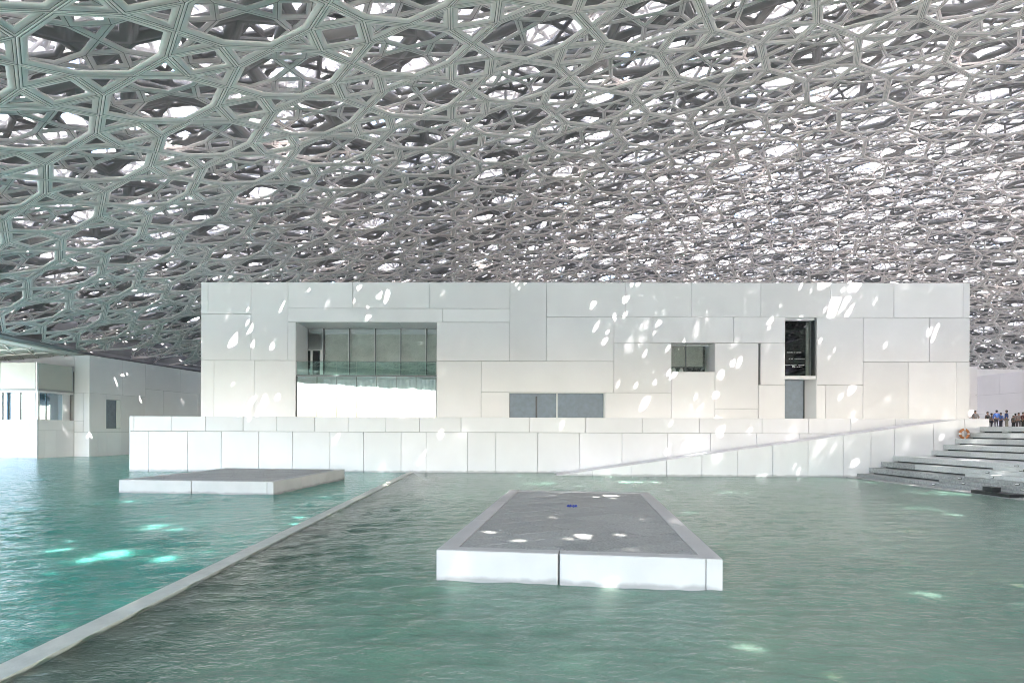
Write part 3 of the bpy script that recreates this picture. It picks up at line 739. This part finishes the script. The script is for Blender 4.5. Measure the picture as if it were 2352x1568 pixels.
# ------------------------------------------------------------------ floating stone platforms
def clip(poly, u0, u1, w0, w1):
    for ax, lim, sg in ((0, u0, 1), (0, u1, -1), (1, w0, 1), (1, w1, -1)):
        out = []; n = len(poly)
        for i in range(n):
            a, b = poly[i], poly[(i+1) % n]; da = sg*(a[ax]-lim); db = sg*(b[ax]-lim)
            if da >= 0: out.append(a)
            if da*db < 0:
                t = da/(da-db); out.append((a[0]+t*(b[0]-a[0]), a[1]+t*(b[1]-a[1])))
        poly = out
        if not poly: return []
    return poly
def platform(label, x, y, ang, wdt, dep, top, rim, fj, pang):
    fr = Frame(x, y, ang); t = thing('stone_platform', label, 'platform', fr(wdt/2, dep/2, 0), 'square stone platforms in the water'); g = .016
    f = [0]+[wdt*q for q in fj]
    ends = f[1:]
    for a, b in zip(f[:-1], ends): sub(MB(fr).bevbox(a+(g if a else 0), b-g, 0, rim, -.9, top, .02).build('edge_block', M['plat']), t)
    n = 3; last = f[-1]
    for k in range(n):                                    # right side, including both corners
        a, b = dep*k/n, dep*(k+1)/n
        sub(MB(fr).box(wdt-rim if k else last, wdt, a+(g if k else 0), b-g, -.9, top-.002).build('edge_block', M['plat']), t) if k else sub(MB(fr).slab([(last, 0), (wdt, 0), (wdt, b-g), (wdt-rim, b-g), (wdt-rim, rim)], -.9, top-.002).build('edge_block', M['plat']), t)
        sub(MB(fr).box(0, rim, max(a, rim+.004)+g, b-g, -.9, top-.002).build('edge_block', M['plat']), t)
    for a, b in ((rim, wdt*.45), (wdt*.45, wdt-rim)): sub(MB(fr).box(a+g, b-g, dep-rim, dep-.004, -.9, top-.003).build('edge_block', M['plat']), t)
    c, s_ = math.cos(pang), math.sin(pang); lx, ly = 1.7, .85; D = wdt+dep
    j = -int(D/ly)
    while j*ly < D:
        off = random.choice((0, .33, .5, .7))*lx; i = -int(D/lx)-1
        while i*lx < D:
            q = [(i*lx+off+.013, j*ly+.013), ((i+1)*lx+off-.013, j*ly+.013), ((i+1)*lx+off-.013, (j+1)*ly-.013), (i*lx+off+.013, (j+1)*ly-.013)]
            p = clip([(c*a-s_*b+wdt/2, s_*a+c*b+dep/2) for a, b in q], rim+.012, wdt-rim-.012, rim+.012, dep-rim-.012)
            if len(p) >= 3:
                ar = abs(sum(p[m][0]*p[(m+1) % len(p)][1]-p[(m+1) % len(p)][0]*p[m][1] for m in range(len(p))))/2
                if ar > .01: sub(MB(fr).slab(p, top-.1, top-.012-random.random()*.003).build('paving_slab', M['pave']), t)
            i += 1
        j += 1
    sub(MB(fr).box(rim+.01, wdt-rim-.01, rim+.01, dep-rim-.01, -.8, top-.11).build('platform_core', M['dark']), t)
    return t
platform('near stone platform with grey paving, pale rim and two dark joints on its front', -1.24, 12.80, R_(-8.3), 5.88, 13.25, .655, .40, (.445, .948), R_(38))
platform('far stone platform on the turquoise water below the terrace wall', -19.15, 30.4, R_(-6.0), 8.25, 9.95, .66, .40, (.478, .962), R_(38))
scrap = mesh_obj('cloth_scrap', [], [], M['blue'])
bm = bmesh.new(); bmesh.ops.create_grid(bm, x_segments=8, y_segments=5, size=1)
for v in bm.verts:
    v.co = Vector((v.co.x*.17, v.co.y*.10, .04+.045*math.sin(v.co.x*7)*math.cos(v.co.y*4+v.co.x*3)))
bmesh.ops.solidify(bm, geom=bm.faces[:], thickness=.012); bm.to_mesh(scrap.data); bm.free()
scrap.location = (2.62, 20.1, .665); tag(scrap, 'small crumpled blue cloth lying on the near platform paving', 'cloth')

# ------------------------------------------------------------------ ledge between sea and pool
led = thing('water_ledge', 'pale stone ledge just awash running diagonally between turquoise and grey water', 'ledge', (-6.42, 20, 0))
y = -14.
while y < 45.9:
    b = min(y+random.uniform(4.5, 6), 45.95)
    sub(MB().box(-6.66, -6.24, y+.002, b-.002, -.6, .036).build('ledge_stone', M['ledge']), led); y = b
mb = MB(); mb.V = [(-6.235, -14, -.03), (-6.235, 45.9, -.03), (-2.9, 45.9, -2.15), (-2.9, -14, -2.15)]; mb.F = [(0, 3, 2, 1)]; sub(mb.build('ledge_shade_slope', M['ledge_shade']), led)  # near-black sheet standing in for the dark shade beside the ledge

# ------------------------------------------------------------------ pavilion building on the left
LA = math.atan2(-.147, .989)
FL = Frame(-51.0, 66.5, LA)               # u to the right along its front, w away from us; origin = front right corner of the projecting bay
pav = thing('pavilion_building', 'white panelled building at the left with a glazed bay projecting over the water', 'building', FL(0, 5, 0))
ZP = 4.3; ZG1 = 7.45; ZG2 = 10.7; ZTOP = 12.0; W0 = 4.86; UC = 2.06
# base of the bay: front and right side panels
base_u = [-24, -20.6, -17, -13.4, -9.7, -6.05, -2.55, 0]
top_u = [-24, -19.3, -15, -11.8, -8.2, -4.6, -.95, 0]
zmid = 3.1
for a, b in zip(base_u[:-1], base_u[1:]): sub(MB(FL).bevbox(a+G, b-(0 if b == 0 else G), 0, .18, -.9, zmid-G).build('base_panel', M['podium']), pav)
for a, b in zip(top_u[:-1], top_u[1:]): sub(MB(FL).bevbox(a+G, b-(0 if b == 0 else G), 0, .18, zmid+G, ZP).build('base_panel', M['podium']), pav)
FLS = Frame(*FL(0, 0, 0)[:2], LA+math.pi/2)   # right side of the bay: u runs away from us
class Side(Frame):
    pass
for (a, b, z0, z1) in ((.2, 1.0, -.9, zmid), (1.0, 2.4, -.9, zmid), (2.4, W0, -.9, zmid), (.2, 3.3, zmid, ZP), (3.3, W0, zmid, ZP)):
    sub(MB(FL).box(-.16, -.004, a+G, b-G, z0+G, z1-G if z1 == zmid else z1).build('base_panel', M['panel']), pav)
sub(MB(FL).box(-23.9, -.17, .19, W0, -2.6, ZP-.03).build('bay_core', M['joint']), pav)
# glazed storey
cols = [-.28, -4.9, -9.5, -14.1]
for c0 in cols: sub(MB(FL).box(c0, c0+.26, .06, .32, ZP, ZG1+.02).build('column', M['panel']), pav)
gl_u = [-23, -19.5, -15.9, -14.3, -12.6, -9.7, -8.1, -5.2, -4.3, -2.75, -.85, -.3]
for a, b in zip(gl_u[:-1], gl_u[1:]):
    sub(MB(FL).box(a+.05, b-.05, .6, .64, ZP+.02, ZG1-.12).build('window_pane', M['glass_sky']), pav)
    sub(MB(FL).box(a-.03, a+.03, .54, .68, ZP+.02, ZG1-.1).build('mullion', M['mulldark']), pav)
for a, b in ((.62, 1.7), (1.7, W0-1.0)):
    sub(MB(FL).box(-.64, -.6, a+.05, b-.05, ZP+.02, ZG1-.12).build('window_pane', M['glass_sky']), pav)
    sub(MB(FL).box(-.68, -.54, a-.03, a+.03, ZP+.02, ZG1-.1).build('mullion', M['mulldark']), pav)
sub(MB(FL).box(-1.2, -.55, W0-.98, W0-.02, ZP, ZG1).build('window_jamb', M['panel']), pav)
sub(MB(FL).box(-23, -1.9, 2.6, 2.7, ZP, ZG1-.12).build('room_back', M['interior']), pav)
sub(MB(FL).box(-1.98, -1.9, 1.2, W0+.1, ZP, ZG1-.12).build('room_partition', M['interior']), pav)
sub(MB(FL).box(-23.8, -.08, .10, W0+2, ZG1-.10, ZG1+.10).build('lintel', M['panel']), pav)
# screen boxes above
fas = [-24, -19.2, -14.5, -9.6, -4.75, -.16]
for a, b in zip(fas[:-1], fas[1:]): sub(MB(FL).bevbox(a+.05, b-.05, -.05, .1, ZG1+.3, ZG2, .02).build('screen_panel', M['fascia']), pav)
sub(MB(FL).box(-.14, .02, -.06, .12, ZG1+.12, ZG2+.02).build('corner_post', M['panel']), pav)
sub(MB(FL).box(-.1, .02, .15, W0-.3, ZG1+.35, ZG2-.05).build('screen_panel', M['fascia']), pav)
sub(MB(FL).box(-.12, .05, W0-.28, W0-.22, ZG1+.3, ZG2).build('screen_frame', M['mull']), pav)
sub(MB(FL).box(-23.8, -.2, .12, W0+1, ZG1+.12, ZG2-.04).build('upper_core', M['joint']), pav)
# main wall plane behind the bay, then the long side wall running away
WALLP = [(0.02, UC, 7.6, ZTOP), (-9, 0, ZG2-.6, ZTOP), (-17, -9, ZG2-.6, ZTOP), (-24, -17, ZG2-.6, ZTOP), (0.02, 1.3, 4.25, 7.6), (1.3, UC, 2.9, 7.6), (.02, 1.3, 2.9, 4.25), (.02, UC, -.9, 2.9)]
for a, b, z0, z1 in WALLP: sub(MB(FL).bevbox(a+(G if a > -1 and a != .02 else G*.5), b-(0 if b == UC else G), W0, W0+.16, z0+G, z1-(0 if z1 == ZTOP else G)).build('wall_panel', M['panel']), pav)
sub(MB(FL).box(-24, UC-.17, W0+.17, W0+30, -2.6, ZTOP-.05).build('wall_core', M['joint']), pav)
swu = W0+.16
xs_side = [0, .9, 3.2, 6.4, 12.0, 17, 24, 32]
side = [(0, 5.0, 7.6, ZTOP), (5.0, 9.0, 7.6, ZTOP), (9, 16, 8.7, ZTOP), (16, 24, 8.7, ZTOP), (24, 34, 8.7, ZTOP),
        (0, 2.4, 2.9, 7.6), (4.75, 9, 2.9, 7.6), (9, 12.5, 2.9, 8.7), (12.5, 20, 4.5, 8.7), (20, 34, 4.5, 8.7), (12.5, 34, 2.9, 4.5),
        (2.4, 4.75, 6.95, 7.6), (2.4, 4.75, 2.9, 3.35), (0, 1.1, -.9, 2.9), (1.1, 2.4, -.9, 2.9), (2.4, 4.75, -.9, 2.9), (4.75, 8, -.9, 2.9), (8, 14, -.9, 2.9), (14, 34, -.9, 2.9)]
for a, b, z0, z1 in side:
    sub(MB(FL).box(UC-.16, UC-.004, swu+a+G, swu+b-G, z0+G, z1-(0 if z1 == ZTOP else G)).build('side_panel', M['panel']), pav)
sub(MB(FL).box(UC-.165, UC-.13, swu+2.43, swu+4.1, 3.4, 6.9).build('window_pane', M['bluescreen']), pav)
sub(MB(FL).box(UC-.165, UC-.03, swu+4.12, swu+4.7, 3.4, 6.9).build('window_jamb', M['white']), pav)
sub(MB(FL).box(-24, UC+.01, W0-.02, W0+34, ZTOP+.001, ZTOP+.06).build('roof_cap', M['panel']), pav)

# ------------------------------------------------------------------ buildings beyond the plaza on the right
FN = Frame(0, 62, ALPHA)
nb = thing('annexe_block', 'narrow white block just beyond the right end of the gallery', 'building', FN(44, 1, 3.6))
x1 = pu(FN, 2386); zt2 = pz(FN, 2378, 895); zj2 = pz(FN, 2378, 963)
sub(MB(FN).bevbox(36.5, x1, 0, .2, zj2+G, zt2).build('wall_panel', M['panel']), nb); sub(MB(FN).bevbox(36.5, x1, 0, .2, 3.6, zj2-G).build('wall_panel', M['panel']), nb)
sub(MB(FN).box(36.5, x1-.05, .21, 14, 3.6, zt2-.05).build('wall_core', M['panel']), nb)
sc = thing('slatted_screen', 'tall narrow dark slatted screen standing behind the crowd', 'screen', FN(x1+.3, .6, 3.62))
zt3 = pz(FN, 2390, 934)
sub(MB(FN).box(x1+.06, x1+.5, .72, .8, 3.62, zt3).build('screen_panel', M['dark']), sc)
for k in range(26):
    zz = 3.7+(zt3-3.8)*k/26; sub(MB(FN).box(x1+.07, x1+.49, .60, .715, zz, zz+.10).build('slat', M['mull']), sc)
rb = thing('side_gallery', 'white panelled wall facing sideways behind the crowd at the right edge', 'building', (61, 60, 3.6))
XR = 60.6
zt4 = 10.35
for (y0, y1, z0, z1) in ((71.6, 75, 7.9, zt4), (68.5, 71.6, 7.9, zt4), (60, 68.5, 5.6, zt4), (68.5, 75, 5.6, 7.9), (50, 60, 5.6, zt4), (38, 50, 5.6, zt4), (66, 75, 3.62, 5.6), (58, 66, 3.62, 5.6), (48, 58, 3.62, 5.6), (38, 48, 3.62, 5.6)):
    sub(MB().box(XR, XR+.16, y0+G, y1-G, z0+G, z1-G).build('wall_panel', M['panel']), rb)
sub(MB().box(XR+.165, XR+14, 38, 74.95, 3.62, zt4-.06).build('wall_core', M['joint']), rb)
fw = thing('far_wall', 'pale far wall closing the passage under the dome edge at the right', 'wall', (75, 95, 3.6))
for a, b in ((50, 68), (68, 84), (84, 110)): sub(MB().box(a+G, b-G, 95, 95.2, 3.62, 13.4).build('wall_panel', M['panel']), fw)
sub(MB().box(50, 110, 95.21, 99, 3.62, 13.3).build('wall_core', M['joint']), fw)

# ------------------------------------------------------------------ people on the plaza
CL = {}
def cloth(c):
    if c not in CL: CL[c] = mat('cloth_%d' % len(CL), c, .8)
    return CL[c]
def skin_mesh(name, verts, edges, radii, m, parent, root=0):
    me = bpy.data.meshes.new(name); me.from_pydata(verts, edges, []); me.update(); me.materials.append(m)
    o = bpy.data.objects.new(name, me); COL.objects.link(o); o.parent = parent
    md = o.modifiers.new('Skin', 'SKIN'); md.use_smooth_shade = True
    for v, r in zip(me.skin_vertices[0].data, radii): v.radius = r if isinstance(r, tuple) else (r, r)
    me.skin_vertices[0].data[root].use_root = True
    sb = o.modifiers.new('Sub', 'SUBSURF'); sb.levels = 1; sb.render_levels = 1
    return o
def person(label, x, y, h, face, top, bottom, hair, arms=0):
    t = thing('person', label, 'person', (x, y, 3.625), 'people on the plaza'); t.rotation_euler.z = face; t.scale = (h/1.72,)*3
    a = arms
    V = [(0, 0, .95), (0, 0, 1.15), (0, 0, 1.38), (0, 0, 1.50), (0, -.01, 1.58), (0, -.015, 1.66),
         (.09, 0, .88), (.10, -.01, .48), (.10, .02, .09), (.10, -.14, .035), (-.09, 0, .88), (-.10, .03, .48), (-.10, .06, .09), (-.10, -.10, .035),
         (.18, 0, 1.38), (.25, .02, 1.12), (.24+a*.0, -.06-a*.2, .90+a*.18), (.23, -.09-a*.26, .80+a*.26), (-.18, 0, 1.38), (-.25, .02, 1.12), (-.24, -.06, .90), (-.23, -.09, .80)]
    E_ = [(0, 1), (1, 2), (2, 3), (3, 4), (4, 5), (0, 6), (6, 7), (7, 8), (8, 9), (0, 10), (10, 11), (11, 12), (12, 13), (2, 14), (14, 15), (15, 16), (16, 17), (2, 18), (18, 19), (19, 20), (20, 21)]
    Rr = [(.15, .10), (.135, .095), (.16, .10), .055, .085, .07, .085, .06, .045, .04, .085, .06, .045, .04, .06, .045, .035, .035, .06, .045, .035, .035]
    skin_mesh('body', V, E_, Rr, M['skin'], t)
    Vt = [(0, 0, .90), (0, 0, 1.15), (0, 0, 1.37), (0, 0, 1.45), (.185, 0, 1.375), (.255, .02, 1.12), (.245, -.05, .95), (-.185, 0, 1.375), (-.255, .02, 1.12), (-.245, -.05, .95)]
    skin_mesh('shirt', Vt, [(0, 1), (1, 2), (2, 3), (2, 4), (4, 5), (5, 6), (2, 7), (7, 8), (8, 9)], [(.18, .13), (.165, .12), (.185, .125), .075, .08, .065, .055, .08, .065, .055], cloth(top), t)
    Vb = [(0, 0, .93), (.095, 0, .85), (.10, -.01, .48), (.10, .02, .10), (-.095, 0, .85), (-.10, .03, .48), (-.10, .06, .10)]
    skin_mesh('trousers', Vb, [(0, 1), (1, 2), (2, 3), (0, 4), (4, 5), (5, 6)], [(.17, .125), .11, .082, .07, .11, .082, .07], cloth(bottom), t)
    bm = bmesh.new(); bmesh.ops.create_uvsphere(bm, u_segments=14, v_segments=10, radius=1)
    for v in list(bm.verts):
        if v.co.z < -.1 and v.co.y < .1: bm.verts.remove(v)
    for v in bm.verts: v.co = Vector((v.co.x*.10, v.co.y*.115+.008, v.co.z*.12+1.635))
    me = bpy.data.meshes.new('hair'); bm.to_mesh(me); bm.free(); me.materials.append(cloth(hair)); o = bpy.data.objects.new('hair', me); COL.objects.link(o); o.parent = t
    return t
def at(xs, Y): return (xs*K-PX)/FPX*Y
for xs, Y, h, fc, tp, bt, hr, lb in (
    (2357, 57.0, 1.70, .4, (.35, .33, .30), (.08, .08, .09), (.03, .02, .02), 'person in beige shirt seen over the wall end, leftmost of the crowd'),
    (2381, 57.5, 1.72, -.3, (.30, .28, .28), (.06, .06, .07), (.02, .015, .01), 'person in grey shirt seen over the wall in front of the narrow block'),
    (2411, 60.0, 1.70, .2, (.16, .12, .11), (.05, .05, .06), (.02, .015, .01), 'person in brown top standing beside the black bollard'),
    (2433, 57.0, 1.76, 2.9, (.06, .13, .40), (.05, .05, .07), (.02, .02, .03), 'person in bright blue shirt with back turned'),
    (2457, 57.5, 1.78, -2.6, (.03, .05, .15), (.16, .15, .13), (.05, .04, .03), 'person in dark navy jacket next to the blue shirt'),
    (2474, 61.0, 1.38, .1, (.12, .12, .10), (.05, .05, .05), (.02, .02, .02), 'child in olive top standing right of the navy jacket'),
    (2487, 60.0, 1.62, -.5, (.28, .22, .21), (.10, .09, .09), (.02, .01, .01), 'person in pinkish shirt near the right edge of the crowd'),
    (2421, 63.0, 1.66, 1.2, (.22, .20, .22), (.06, .06, .08), (.02, .02, .02), 'person in grey lilac top half hidden behind the bright blue shirt'),
    (2443, 62.5, 1.70, -1.4, (.08, .14, .34), (.05, .05, .07), (.03, .02, .02), 'person in mid blue top between the blue shirt and the navy jacket'),
    (2479, 64.0, 1.68, 2.2, (.20, .16, .14), (.06, .05, .05), (.02, .02, .02), 'person in tan top standing behind the child'),
    (2498, 58.0, 1.60, .3, (.10, .03, .03), (.03, .03, .03), (.02, .015, .01), 'person in dark red top at the extreme right edge')):
    person(lb, at(xs, Y), Y, h, fc, tp, bt, hr, arms=(xs % 3)/2)
